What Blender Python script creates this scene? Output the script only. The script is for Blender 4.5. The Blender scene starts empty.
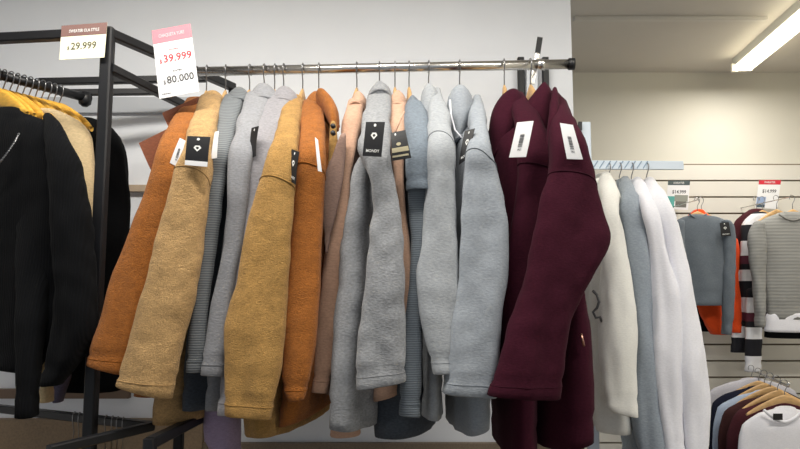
import bpy, math, random
from math import sin, cos, pi, tan, radians
from mathutils import Vector, noise

random.seed(7)
S = bpy.context.scene
COL = S.collection

# ------------------------------------------------------------------ camera
F = 620.0
PITCH = radians(5.5)
EYE = Vector((0, 0, 1.40))
cam_d = bpy.data.cameras.new('camera')
cam_d.sensor_width = 36.0
cam_d.lens = F / 800 * 36.0
cam_d.clip_start = 0.05
cam = bpy.data.objects.new('camera', cam_d)
cam.location = EYE
cam.rotation_euler = (pi / 2 + PITCH, 0, 0)
COL.objects.link(cam)
S.camera = cam

# ------------------------------------------------------------------ world, light, exposure
world = bpy.data.worlds.new('world')
S.world = world
world.use_nodes = True
world.node_tree.nodes['Background'].inputs[0].default_value = (0.80, 0.89, 1.0, 1)
world.node_tree.nodes['Background'].inputs[1].default_value = 0.40
S.view_settings.view_transform = 'Standard'
S.view_settings.look = 'None'
S.view_settings.exposure = 0.0
S.view_settings.gamma = 1.0
S.view_settings.use_curve_mapping = False
S.cycles.use_denoising = True
LAMP_W = 28.5            # each ceiling batten
LAMP_COL = (1.0, 0.965, 0.91)

# ------------------------------------------------------------------ helpers
_f = Vector((0, cos(PITCH), sin(PITCH)))
_u = Vector((0, -sin(PITCH), cos(PITCH)))


def P(px, py, Y):
    """the point at distance Y into the shop that the photo shows at (px, py)"""
    d = Vector((1, 0, 0)) * ((px - 400) / F) + _u * ((224.5 - py) / F) + _f
    return EYE + d * (Y / d.y)


def lin(c):
    return tuple(((v / 255) / 12.92 if v / 255 <= 0.04045 else ((v / 255 + 0.055) / 1.055) ** 2.4) for v in c) + (1,)


MATS = {}


def mat(name, rgb, rough=0.6, metal=0.0, kind=None, scale=1.0, bump=0.5, var=0.15, emit=0, rgb2=None, spec=0.5):
    if name in MATS:
        return MATS[name]
    m = bpy.data.materials.new(name)
    m.use_nodes = True
    nt = m.node_tree
    b = nt.nodes['Principled BSDF']
    c = lin(rgb)
    b.inputs['Base Color'].default_value = c
    b.inputs['Roughness'].default_value = rough
    b.inputs['Metallic'].default_value = metal
    b.inputs['Specular IOR Level'].default_value = spec
    if emit:
        b.inputs['Emission Color'].default_value = c
        b.inputs['Emission Strength'].default_value = emit
    N = nt.nodes.new
    L = nt.links.new
    if kind:
        tc = N('ShaderNodeTexCoord')
        mp = N('ShaderNodeMapping')
        L(tc.outputs['Object'], mp.inputs['Vector'])
        n1 = N('ShaderNodeTexNoise')
        n1.inputs['Detail'].default_value = 3
        L(mp.outputs['Vector'], n1.inputs['Vector'])
        fac = n1.outputs['Fac']
        hgt = fac
        if kind == 'boucle':
            n1.inputs['Scale'].default_value = 175 * scale
            n1.inputs['Distortion'].default_value = 1.2
            n1.inputs['Roughness'].default_value = 0.65
            mp.inputs['Scale'].default_value = (1, 1, 1.7)
            hd = 0.006
        elif kind == 'fleece':
            n1.inputs['Scale'].default_value = 170 * scale
            mp.inputs['Scale'].default_value = (0.8, 0.8, 1.6)
            hd = 0.0014
        elif kind == 'paint':
            n1.inputs['Scale'].default_value = 3 * scale
            hd = 0.0008
        elif kind == 'wood':
            n1.inputs['Scale'].default_value = 40 * scale
            mp.inputs['Scale'].default_value = (4, 1, 4)
            hd = 0.0005
        elif kind in ('rib', 'ribv', 'stripe'):
            n1.inputs['Scale'].default_value = 220
            w = N('ShaderNodeTexWave')
            w.bands_direction = 'X' if kind == 'ribv' else 'Z'
            w.inputs['Scale'].default_value = 46 * scale
            w.inputs['Distortion'].default_value = 0.6
            w.inputs['Detail'].default_value = 1
            L(tc.outputs['Object'], w.inputs['Vector'])
            mx = N('ShaderNodeMath')
            mx.operation = 'MULTIPLY_ADD'
            mx.inputs[1].default_value = 0.75
            L(w.outputs['Fac'], mx.inputs[0])
            ml = N('ShaderNodeMath')
            ml.operation = 'MULTIPLY'
            ml.inputs[1].default_value = 0.25
            L(n1.outputs['Fac'], ml.inputs[0])
            L(ml.outputs[0], mx.inputs[2])
            fac = hgt = mx.outputs[0]
            hd = 0.003
        # colour variation of the yarn itself
        r = N('ShaderNodeValToRGB')
        lo = tuple(v * (1 - var * 1.6) for v in c[:3]) + (1,)
        hi = tuple(min(1, v * (1 + var)) for v in c[:3]) + (1,)
        if rgb2:
            lo = lin(rgb2)
            hi = c
        r.color_ramp.elements[0].position = 0.3
        r.color_ramp.elements[1].position = 0.7
        r.color_ramp.elements[0].color = lo
        r.color_ramp.elements[1].color = hi
        L(fac, r.inputs['Fac'])
        L(r.outputs['Color'], b.inputs['Base Color'])
        if kind == 'boucle':                 # a second, broader mottling of the pile
            n2 = N('ShaderNodeTexNoise')
            n2.inputs['Scale'].default_value = 38
            n2.inputs['Detail'].default_value = 2
            L(mp.outputs['Vector'], n2.inputs['Vector'])
            mm = N('ShaderNodeMix')
            mm.data_type = 'RGBA'
            mm.blend_type = 'MULTIPLY'
            mm.inputs[0].default_value = 0.35
            rr = N('ShaderNodeValToRGB')
            rr.color_ramp.elements[0].position = 0.35
            rr.color_ramp.elements[0].color = (0.55, 0.55, 0.55, 1)
            rr.color_ramp.elements[1].position = 0.6
            rr.color_ramp.elements[1].color = (1, 1, 1, 1)
            L(n2.outputs['Fac'], rr.inputs['Fac'])
            L(r.outputs['Color'], mm.inputs[6])
            L(rr.outputs['Color'], mm.inputs[7])
            L(mm.outputs[2], b.inputs['Base Color'])
        bp = N('ShaderNodeBump')
        bp.inputs['Strength'].default_value = bump
        bp.inputs['Distance'].default_value = hd
        L(hgt, bp.inputs['Height'])
        L(bp.outputs['Normal'], b.inputs['Normal'])
        if kind in ('boucle', 'fleece', 'rib', 'ribv'):
            b.inputs['Roughness'].default_value = 0.95
            b.inputs['Specular IOR Level'].default_value = 0.1
            b.inputs['Sheen Weight'].default_value = 0.12 if sum(rgb) > 200 else 0.015
            b.inputs['Sheen Roughness'].default_value = 0.6
    MATS[name] = m
    return m


def stripe_mat(name, cols, period):
    """knitted colour bands running round the garment"""
    m = bpy.data.materials.new(name)
    m.use_nodes = True
    nt = m.node_tree
    b = nt.nodes['Principled BSDF']
    b.inputs['Roughness'].default_value = 0.9
    tc = nt.nodes.new('ShaderNodeTexCoord')
    sp = nt.nodes.new('ShaderNodeSeparateXYZ')
    nt.links.new(tc.outputs['Object'], sp.inputs[0])
    d = nt.nodes.new('ShaderNodeMath')
    d.operation = 'DIVIDE'
    d.inputs[1].default_value = period
    nt.links.new(sp.outputs['Z'], d.inputs[0])
    fr = nt.nodes.new('ShaderNodeMath')
    fr.operation = 'FRACT'
    nt.links.new(d.outputs[0], fr.inputs[0])
    r = nt.nodes.new('ShaderNodeValToRGB')
    r.color_ramp.interpolation = 'CONSTANT'
    e = r.color_ramp.elements
    e[0].position, e[0].color = 0, lin(cols[0][1])
    e[1].position, e[1].color = cols[1][0], lin(cols[1][1])
    for p_, c_ in cols[2:]:
        k = e.new(p_)
        k.color = lin(c_)
    nt.links.new(fr.outputs[0], r.inputs['Fac'])
    nt.links.new(r.outputs['Color'], b.inputs['Base Color'])
    MATS[name] = m
    return m


class M:
    """a growing mesh"""
    def __init__(s):
        s.v, s.f = [], []

    def add(s, vs, fs):
        o = len(s.v)
        s.v += [Vector(v) for v in vs]
        s.f += [tuple(i + o for i in f) for f in fs]
        return s

    def box(s, c, sx, sy, sz, ax=None):
        """box centred at c; ax = (ex, ey, ez) unit axes"""
        ex, ey, ez = ax or (Vector((1, 0, 0)), Vector((0, 1, 0)), Vector((0, 0, 1)))
        c = Vector(c)
        vs = [c + ex * (sx / 2 * i) + ey * (sy / 2 * j) + ez * (sz / 2 * k) for k in (-1, 1) for j in (-1, 1) for i in (-1, 1)]
        return s.add(vs, [(0, 2, 3, 1), (4, 5, 7, 6), (0, 1, 5, 4), (2, 6, 7, 3), (0, 4, 6, 2), (1, 3, 7, 5)])

    def bar(s, a, b, w, h=None, up=Vector((0, 0, 1))):
        """square-section tube from a to b with slightly broken edges"""
        h = h or w
        a, b = Vector(a), Vector(b)
        t = (b - a).normalized()
        if abs(t.dot(up)) > 0.95:
            up = Vector((0, 1, 0))
        x = t.cross(up).normalized()
        y = x.cross(t).normalized()
        e = min(w, h) * 0.12
        prof = [(w / 2 - e, h / 2), (w / 2, h / 2 - e), (w / 2, -h / 2 + e), (w / 2 - e, -h / 2), (-w / 2 + e, -h / 2), (-w / 2, -h / 2 + e), (-w / 2, h / 2 - e), (-w / 2 + e, h / 2)]
        vs = [p + x * i + y * j for p in (a, b) for i, j in prof]
        fs = [(i, (i + 1) % 8, 8 + (i + 1) % 8, 8 + i) for i in range(8)] + [tuple(range(7, -1, -1)), tuple(range(8, 16))]
        return s.add(vs, fs)

    def tube(s, pts, r, n=10):
        """round tube along pts; r a number or one per point"""
        pts = [Vector(p) for p in pts]
        rs = r if isinstance(r, (list, tuple)) else [r] * len(pts)
        x = None
        vs, fs = [], []
        for i, p in enumerate(pts):
            t = (pts[min(i + 1, len(pts) - 1)] - pts[max(i - 1, 0)]).normalized()
            if x is None:
                x = t.cross(Vector((0.3, 0.2, 0.9))).normalized()
            x = (x - t * x.dot(t)).normalized()
            y = t.cross(x)
            vs += [p + (x * cos(2 * pi * k / n) + y * sin(2 * pi * k / n)) * rs[i] for k in range(n)]
        for i in range(len(pts) - 1):
            for k in range(n):
                fs.append((i * n + k, i * n + (k + 1) % n, (i + 1) * n + (k + 1) % n, (i + 1) * n + k))
        fs.append(tuple(range(n - 1, -1, -1)))
        fs.append(tuple(range((len(pts) - 1) * n, len(pts) * n)))
        return s.add(vs, fs)


def link_mesh(name, m, material, loc=Vector((0, 0, 0)), parent=None, smooth=False):
    me = bpy.data.meshes.new(name)
    me.from_pydata([v - loc for v in m.v], [], m.f)
    me.update()
    if smooth:
        me.polygons.foreach_set('use_smooth', [True] * len(me.polygons))
    me.materials.append(material)
    o = bpy.data.objects.new(name, me)
    COL.objects.link(o)
    if parent:
        o.parent = parent
    else:
        o.location = loc
    return o


def struct(name, m, material):
    o = link_mesh(name, m, material)
    o['kind'] = 'structure'
    return o


class Thing:
    """an Empty at the thing's base that parents its parts; part meshes are given in world coordinates"""
    def __init__(s, name, label, cat, loc, group=None):
        s.loc = Vector(loc)
        s.o = bpy.data.objects.new(name, None)
        s.o.empty_display_size = 0.05
        COL.objects.link(s.o)
        s.o.location = s.loc
        s.o['label'], s.o['category'] = label, cat
        if group:
            s.o['group'] = group

    def part(s, name, m, material, smooth=False, label=None, parent=None):
        o = link_mesh(name, m, material, s.loc, parent or s.o, smooth)
        if label:
            o['label'] = label
        return o


def dup(root, loc, rz, label, group=None):
    r = root.copy()
    COL.objects.link(r)
    r.location, r.rotation_euler = loc, (0, 0, rz)
    r['label'] = label
    if group:
        r['group'] = group
    for ch in list(root.children):
        c = ch.copy()
        COL.objects.link(c)
        c.parent = r
        for g in list(ch.children):
            d = g.copy()
            COL.objects.link(d)
            d.parent = c
    return r


def cr(a, b, c, d, t):
    return 0.5 * (2 * b + (c - a) * t + (2 * a - 5 * b + 4 * c - d) * t * t + (3 * b - a - 3 * c + d) * t * t * t)


def resample(st, m):
    """smooth curve through the stations (tuples), m samples, even in arc length of the first column"""
    n = len(st)
    dense = []
    for i in range(n - 1):
        a, b, c, d = st[max(i - 1, 0)], st[i], st[i + 1], st[min(i + 2, n - 1)]
        for k in range(16):
            t = k / 16
            dense.append(tuple(cr(a[j], b[j], c[j], d[j], t) for j in range(len(b))))
    dense.append(tuple(st[-1]))
    L = [0]
    for p, q in zip(dense, dense[1:]):
        L.append(L[-1] + math.sqrt(sum((x - y) ** 2 for x, y in zip(p[:4], q[:4]))) + 1e-9)
    out = []
    j = 0
    for k in range(m):
        s = L[-1] * k / (m - 1)
        while j < len(L) - 2 and L[j + 1] < s:
            j += 1
        t = (s - L[j]) / (L[j + 1] - L[j])
        out.append(tuple(x + (y - x) * t for x, y in zip(dense[j], dense[j + 1])))
    return out


def rings_to_mesh(rings, n, top_dome=0.012, hem=True, fold=0.006, seed=0.0, wr=1.0, seam=None):
    """rings: list of (centre, U, V).  Cloth tube with soft folds, a closed top and a turned-in open hem."""
    m = M()
    pts = []
    K = len(rings)
    for i, (c, U, V, e) in enumerate(rings):
        row = []
        a, b = U.length, V.length
        for k in range(n):
            th = 2 * pi * k / n
            cx, sy = cos(th), sin(th)
            q = (abs(cx) ** e + abs(sy) ** e) ** (-1 / e)
            p = c + U * (cx * q) + V * (sy * q)
            nrm = (U.normalized() * (cx / max(a, 1e-4)) + V.normalized() * (sy / max(b, 1e-4)))
            nrm.normalize()
            s = Vector((p.x * 22, p.y * 22, p.z * 4.5)) + Vector((seed, seed * 1.7, 0))
            d = noise.noise(s) * fold * 1.5
            s2 = Vector((p.x * 30, p.y * 30, p.z * 24)) + Vector((seed * 2, 3, seed))
            d += noise.noise(s2) * fold * 0.55 * wr
            edge = min(1, i / 4)
            if hem and i == K - 4:
                d -= 0.003
            row.append(p + nrm * d * edge)
        pts.append(row)
    # dome over the top
    c0, U0, V0, _ = rings[0]
    T = (rings[1][0] - c0).normalized()
    vs = []
    for s_, h_ in ((0.45, top_dome), (0.82, top_dome * 0.6)):
        vs.append([c0 + (p - c0) * s_ - T * h_ for p in pts[0]])
    rows = vs + pts
    # turned-in hem
    cE = sum(pts[-1], Vector()) / n
    TE = (rings[-1][0] - rings[-2][0]).normalized()
    for s_, h_ in (((0.95, 0.002), (0.86, -0.004), (0.8, -0.03), (0.4, -0.05)) if hem else ((0.93, 0.004), (0.75, 0.006), (0.4, 0.004))):
        rows.append([cE + (p - cE) * s_ + TE * h_ for p in pts[-1]])
    flat = [p for r in rows for p in r]
    fs = []
    for i in range(len(rows) - 1):
        for k in range(n):
            fs.append((i * n + k, (i + 1) * n + k, (i + 1) * n + (k + 1) % n, i * n + (k + 1) % n))
    fs.append(tuple(range(n)))
    o = (len(rows) - 1) * n
    fs.append(tuple(range(o + n - 1, o - 1, -1)))
    m.add(flat, fs)
    m.rows = pts
    return m


def norm_station(s):
    """(y, xl, xr) or (yl, xl, yr, xr)"""
    return (s[0], s[1], s[0], s[2]) if len(s) == 3 else tuple(s)


def loft(st, Ys, b, n=36, rings=44, e=2.3, near=False, **kw):
    """cloth tube measured on the photo: st stations, Ys distance per station (number or pair left/right), b half depth"""
    full = []
    for i, s in enumerate(st):
        yl, xl, yr, xr = norm_station(s)
        y_ = Ys[i] if isinstance(Ys, list) else Ys
        Yl, Yr = y_ if isinstance(y_, tuple) else (y_, y_)
        bb = b[i] if isinstance(b, list) else b
        full.append((yl, xl, yr, xr, Yl, Yr, bb))
    res = resample(full, rings)
    C = []
    for r in res:
        k = r[6] if near else 0.0
        o = Vector((0, k, 0))
        C.append((P(r[1], r[0], r[4] - k) + o, P(r[3], r[2], r[5] - k) + o, r[6]))
    out = []
    for i, (pl, pr, bb) in enumerate(C):
        c = (pl + pr) / 2
        U = (pr - pl) / 2
        a0 = C[max(i - 1, 0)]
        a1 = C[min(i + 1, len(C) - 1)]
        T = ((a1[0] + a1[1]) - (a0[0] + a0[1])).normalized()
        V = T.cross(U)
        if V.length < 1e-6:
            V = Vector((0, -1, 0))
        V = V.normalized() * bb
        out.append((c, U, V, e))
    return rings_to_mesh(out, n, **kw)


# ------------------------------------------------------------------ materials
BLACK_METAL = mat('black_metal', (18, 19, 23), 0.45, 0.0, kind='paint', scale=8, bump=0.1)
CHROME = mat('brushed_steel', (222, 220, 216), 0.24, 1.0)
WIRE = mat('wire_steel', (150, 150, 152), 0.3, 1.0)
WOOD = mat('beech_wood', (205, 165, 112), 0.5, kind='wood', var=0.12, bump=0.15)
HONEY = mat('honey_wood', (232, 178, 70), 0.45, kind='wood', var=0.12, bump=0.15)
CARD_BLACK = mat('black_card', (20, 20, 23), 0.5)
CARD_WHITE = mat('white_card', (235, 235, 236), 0.6)
INK_GREY = mat('grey_ink', (70, 70, 72), 0.7)
INK_WHITE = mat('white_ink', (225, 225, 222), 0.6)
INK_RED = mat('red_ink', (205, 60, 70), 0.7)
RAILY0, RAILY1 = 1.74, 1.68


def rail_pt(px):
    t = (px - 200) / 375
    return P(px, 71.5 + (64.0 - 71.5) * t, RAILY0 + (RAILY1 - RAILY0) * t)


# ------------------------------------------------------------------ the setting
WALL_Y = 2.12
FAR_Y = 3.62
CEIL = 2.67
WALLP = mat('white_wall_paint', (240, 243, 248), 0.75, kind='paint', var=0.02, bump=0.08)
CREAM = mat('cream_wall_paint', (222, 218, 205), 0.8, kind='paint', var=0.02, bump=0.08)
SLAT = mat('slatwall_laminate', (226, 222, 212), 0.5, kind='paint', var=0.015, bump=0.03)
GROOVE = mat('slatwall_groove', (120, 105, 85), 0.7)
CEILM = mat('ceiling_paint', (214, 209, 201), 0.8, kind='paint', var=0.02, bump=0.05)
FLOORM = mat('floor_tile', (120, 112, 102), 0.4, kind='paint', scale=2, var=0.1, bump=0.05)
XE = P(572, 60, WALL_Y).x
struct('floor', M().box((0.05, 0.9, -0.05), 6.0, 6.2, 0.1), FLOORM)
struct('ceiling', M().box((0.05, 0.9, CEIL + 0.05), 6.0, 6.2, 0.1), CEILM)
struct('wall_partition', M().box(((XE - 2.6) / 2, WALL_Y + 0.07, CEIL / 2), XE + 2.6, 0.14, CEIL), WALLP)
struct('wall_left', M().box((-2.65, 0.2, CEIL / 2), 0.1, 4.4, CEIL), WALLP)
struct('wall_right', M().box((2.85, 0.9, CEIL / 2), 0.1, 5.6, CEIL), CREAM)
struct('wall_back', M().box((1.5, FAR_Y + 0.06, CEIL / 2), 2.8, 0.1, CEIL), CREAM)
# slatted display wall: boards with a recessed groove between them
ys = [164.5 + 16.35 * k for k in range(-0, 19)]
sl = M()
zs = [P(720, y, FAR_Y).z for y in ys]
x0, x1 = XE - 0.25, 2.8
gh = 0.010
for a, b_ in zip(zs, zs[1:]):
    sl.box(((x0 + x1) / 2, FAR_Y, (a + b_) / 2), x1 - x0, 0.022, (a - b_) - gh)
struct('wall_slatted', sl, SLAT)
gr = M()
gr.box(((x0 + x1) / 2, FAR_Y + 0.009, (zs[0] + zs[-1]) / 2), x1 - x0, 0.003, zs[0] - zs[-1] + 0.01)
struct('trim_slat_groove', gr, GROOVE)
# thin conduit over the ceiling to the lamp
a = P(574, 19, 2.855)
a.z = CEIL - 0.009
b_ = P(766, 20, 2.855)
b_.z = CEIL - 0.009
struct('trim_conduit', M().bar(a, b_, 0.03, 0.018), mat('conduit_white', (214, 210, 202), 0.6))
# pale moulding of the wall behind the left rack; tan line below is painted shading
zz = P(130, 106, WALL_Y).z
struct('trim_1', M().box((-1.55, WALL_Y - 0.008, zz), 2.0, 0.016, 0.055), mat('moulding_blue_grey', (196, 200, 206), 0.7))
zz = P(130, 189, WALL_Y).z
struct('shading_strip', M().box((-1.55, WALL_Y - 0.012, zz), 2.0, 0.024, 0.022), mat('shading_tan', (190, 170, 146), 0.7))
zz = P(300, 442, WALL_Y).z
struct('baseboard_partition', M().box(((XE - 2.6) / 2, WALL_Y - 0.01, zz / 2), XE + 2.6, 0.02, zz), mat('wainscot_brown', (132, 116, 98), 0.6, kind='wood', var=0.1))


zz = P(40, 393, WALL_Y).z
struct('wall_band', M().box((-1.75, WALL_Y - 0.01, zz), 1.7, 0.02, 0.03), mat('band_brown', (120, 100, 84), 0.7))  # brown band across the wall, low behind the left rack
zz = P(40, 418, WALL_Y).z
struct('baseboard_left', M().box((-1.6, WALL_Y - 0.014, zz / 2), 1.9, 0.028, zz), mat('wainscot_tan', (146, 124, 98), 0.6, kind='wood', var=0.1))

# ------------------------------------------------------------------ ceiling lamps
def batten(a, b, label, watts=LAMP_W):
    """twin fluorescent batten from a to b under the ceiling"""
    a, b = Vector(a), Vector(b)
    a.z = b.z = CEIL
    t = (b - a).normalized()
    s = t.cross(Vector((0, 0, 1)))
    c = (a + b) / 2
    th = Thing('ceiling_lamp', label, 'ceiling lamp', (c.x, c.y, CEIL), 'twin tube ceiling lamps')
    L = (b - a).length
    ax = (t, s, Vector((0, 0, 1)))
    th.part('housing', M().box((c.x, c.y, CEIL - 0.025), L, 0.075, 0.05, ax), mat('lamp_housing', (205, 205, 200), 0.5))
    for k in (-1, 1):
        o = s * (0.034 * k) + Vector((0, 0, -0.068))
        th.part('tube', M().tube([a + t * 0.04 + o, b - t * 0.04 + o], 0.017, 14), mat('lamp_tube', (255, 244, 214), 0.4, emit=6), True)
    for e_, k in ((a, 1), (b, -1)):
        q = e_ + t * (0.02 * k)
        th.part('end_cap', M().box((q.x, q.y, CEIL - 0.06), 0.022, 0.11, 0.045, ax), mat('lamp_cap', (225, 222, 214), 0.5))
    ld = bpy.data.lights.new('lamp_light', 'AREA')
    ld.shape = 'RECTANGLE'
    ld.size, ld.size_y = L - 0.1, 0.12
    ld.energy = watts
    ld.color = LAMP_COL
    lo = bpy.data.objects.new('lamp_light', ld)
    COL.objects.link(lo)
    lo.parent = th.o
    lo.location = (0, 0, -0.1)
    lo.rotation_euler = (0, 0, math.atan2(t.y, t.x))
    return th


fa = Vector((1.92, 3.40, 0))
fd = Vector((-0.097, -0.725, 0)).normalized()
batten(fa, fa + fd * 1.25, 'twin fluorescent tube lamp on the ceiling at the upper right', 15)
batten((-1.15, 0.98, 0), (0.25, 0.98, 0), 'twin fluorescent tube lamp on the ceiling in front of the coat rail')
batten((0.7, 0.75, 0), (2.1, 0.75, 0), 'twin fluorescent tube lamp added on the ceiling, out of view, to brighten the white coats')  # unseen lamp, added to give the white coats their own light

# ------------------------------------------------------------------ fabrics
RUST = mat('rust_boucle', (170, 103, 42), kind='boucle', var=0.22, bump=0.7)
RUSTD = mat('rust_lining', (106, 60, 40), kind='fleece', var=0.12)
MUST = mat('camel_boucle', (198, 160, 108), kind='boucle', var=0.2, bump=0.75)
MUST2 = mat('mustard_boucle', (186, 144, 82), kind='boucle', var=0.2, bump=0.75)
TWEED = mat('tweed_rib', (126, 130, 132), kind='rib', rgb2=(96, 100, 104), scale=1.2, bump=0.22)
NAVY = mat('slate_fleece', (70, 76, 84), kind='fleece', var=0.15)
LGREY = mat('light_grey_fleece', (143, 144, 148), kind='fleece', var=0.1, bump=0.7)
PGREY = mat('pinkish_grey_fleece', (146, 144, 148), kind='fleece', var=0.1, bump=0.7)
GREY = mat('mid_grey_fleece', (146, 148, 151), kind='fleece', var=0.14, bump=0.8)
SGREY = mat('silver_grey_fleece', (160, 164, 168), kind='fleece', var=0.08, bump=0.6)
BGREY = mat('blue_grey_fleece', (118, 128, 138), kind='fleece', var=0.12, bump=0.6)
BRIB = mat('blue_grey_rib', (124, 132, 139), kind='rib', rgb2=(106, 114, 121), scale=1.3, bump=0.25)
CGREY = mat('cool_grey_fleece', (150, 156, 163), kind='fleece', var=0.08, bump=0.6)
PEACH = mat('peach_fleece', (198, 160, 136), kind='fleece', var=0.08)
MAUVE = mat('mauve_brown_fleece', (150, 124, 112), kind='fleece', var=0.1)
MAROON = mat('maroon_fleece', (58, 19, 33), kind='fleece', var=0.1, bump=0.4)
LILAC = mat('lilac_knit', (168, 150, 178), kind='fleece', var=0.08)
WHITE = mat('white_cotton', (236, 236, 242), kind='fleece', var=0.03, bump=0.4)
OFFW = mat('ivory_cotton', (236, 235, 228), kind='fleece', var=0.03, bump=0.4)
BLUEW = mat('pale_blue_grey_wool', (150, 159, 168), kind='fleece', var=0.08, bump=0.5)
BLACKK = mat('black_knit', (12, 13, 16), kind='ribv', rgb2=(9, 10, 12), scale=1.1, bump=0.3)
BLACKF = mat('black_fleece', (10, 11, 13), kind='fleece', var=0.15)
CREAMK = mat('cream_knit', (216, 192, 150), kind='fleece', var=0.08)
DKGREY = mat('charcoal_grey_fleece', (104, 112, 120), kind='fleece', var=0.08, bump=0.4)
ORANGE = mat('orange_fleece', (236, 84, 34), kind='fleece', var=0.06, bump=0.4)
KNIT = mat('grey_fine_knit', (150, 150, 146), kind='rib', rgb2=(140, 140, 137), scale=0.4, bump=0.25)
MAR2 = mat('dark_maroon_cotton', (74, 38, 44), kind='fleece', var=0.08, bump=0.4)
OLIVE = mat('dark_olive_cotton', (52, 50, 46), kind='fleece', var=0.08, bump=0.4)

# ------------------------------------------------------------------ text and cards
FONT_CACHE = {}


def text_mesh(body):
    """flat lettering as (verts, faces) with its box scaled to 0..1"""
    if body in FONT_CACHE:
        return FONT_CACHE[body]
    cu = bpy.data.curves.new('lettering', 'FONT')
    cu.body = body
    cu.resolution_u = 2
    cu.offset = 0.016
    ob = bpy.data.objects.new('lettering', cu)
    COL.objects.link(ob)
    bpy.context.view_layer.update()
    dg = bpy.context.evaluated_depsgraph_get()
    me = bpy.data.meshes.new_from_object(ob.evaluated_get(dg))
    vs = [v.co.copy() for v in me.vertices]
    fs = [tuple(p.vertices) for p in me.polygons]
    bpy.data.objects.remove(ob)
    bpy.data.meshes.remove(me)
    bpy.data.curves.remove(cu)
    x0, x1 = min(v.x for v in vs), max(v.x for v in vs)
    y0, y1 = min(v.y for v in vs), max(v.y for v in vs)
    vs = [((v.x - x0) / (x1 - x0), (v.y - y0) / (y1 - y0)) for v in vs]
    FONT_CACHE[body] = (vs, fs)
    return FONT_CACHE[body]


class Card:
    """a thin card; q = corners upper-left, upper-right, lower-right, lower-left on the photo at distance Y"""
    def __init__(s, q, Y, thick=0.0012, bend=0.0):
        Ys = Y if isinstance(Y, (list, tuple)) else [Y] * 4
        s.c = [P(x, y, d) for (x, y), d in zip(q, Ys)]
        s.n = ((s.c[1] - s.c[0]).cross(s.c[3] - s.c[0])).normalized()
        if s.n.y > 0:
            s.n = -s.n
        s.thick, s.bend = thick, bend

    def at(s, u, v, d=0.0):
        top = s.c[0].lerp(s.c[1], u)
        bot = s.c[3].lerp(s.c[2], u)
        return top.lerp(bot, v) + s.n * (d + s.bend * (1 - (2 * v - 1) ** 2))

    def slab(s, u0=0, v0=0, u1=1, v1=1, d0=0.0, d1=None, k=8):
        d1 = s.thick if d1 is None else d1
        m = M()
        vs, fs = [], []
        for j in range(k + 1):
            v = v0 + (v1 - v0) * j / k
            vs += [s.at(u0, v, d0), s.at(u1, v, d0), s.at(u1, v, d1), s.at(u0, v, d1)]
        for j in range(k):
            o = j * 4
            for i in range(4):
                fs.append((o + i, o + (i + 1) % 4, o + 4 + (i + 1) % 4, o + 4 + i))
        fs += [(3, 2, 1, 0), (k * 4, k * 4 + 1, k * 4 + 2, k * 4 + 3)]
        return m.add(vs, fs)

    def text(s, body, u0, v0, u1, v1, m=None):
        vs, fs = text_mesh(body)
        m = m or M()
        return m.add([s.at(u0 + x * (u1 - u0), v1 + y * (v0 - v1), s.thick + 0.0006) for x, y in vs], fs)

    def poly(s, pts, m=None, d=0.0006):
        m = m or M()
        return m.add([s.at(u, v, s.thick + d) for u, v in pts], [tuple(range(len(pts)))])


def black_tag(th, q, Y, sticker=False, full=True, body='MONDY'):
    c = Card(q, Y, bend=0.002)
    t = th.part('hang_tag', c.slab(), CARD_BLACK, label='black card hang tag with white emblem')
    th.part('eyelet', c.poly([(0.5 + 0.07 * cos(k * pi / 4), 0.1 + 0.045 * sin(k * pi / 4)) for k in range(8)]), INK_WHITE, parent=t)
    if full:
        g = M()
        cx, cy, w, h = 0.5, 0.42, 0.17, 0.10
        o_ = [(cx - w, cy - h * .2), (cx - w * .55, cy - h), (cx + w * .55, cy - h), (cx + w, cy - h * .2), (cx, cy + h)]
        i_ = [(cx + (x - cx) * .45, cy - .01 + (y - cy) * .45) for x, y in o_]
        vs = [c.at(u, v, c.thick + .0006) for u, v in o_ + i_]
        g.add(vs, [(k, (k + 1) % 5, 5 + (k + 1) % 5, 5 + k) for k in range(5)])
        th.part('emblem', g, INK_WHITE, parent=t)
        if not sticker:
            th.part('lettering', c.text(body, 0.16, 0.80, 0.86, 0.885), INK_WHITE, parent=t)
    if sticker:
        k = th.part('sticker', c.slab(0.0, 0.84, 1.0, 1.0, c.thick, c.thick + 0.0006), CARD_WHITE, parent=t)
    return t


def white_tag(th, q, Y, bars=True):
    c = Card(q, Y, bend=0.002)
    t = th.part('hang_tag', c.slab(), CARD_WHITE, label='white card price tag')
    if bars:
        g = M()
        r = random.Random(3)
        v = 0.36
        while v < 0.72:
            h = r.choice((0.008, 0.014, 0.02))
            c.poly([(0.36, v), (0.62, v), (0.62, v + h), (0.36, v + h)], g)
            v += h + 0.012
        th.part('barcode', g, INK_GREY, parent=t)
        th.part('lettering', c.text('0421', 0.38, 0.76, 0.6, 0.82), INK_GREY, parent=t)
    return t


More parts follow.
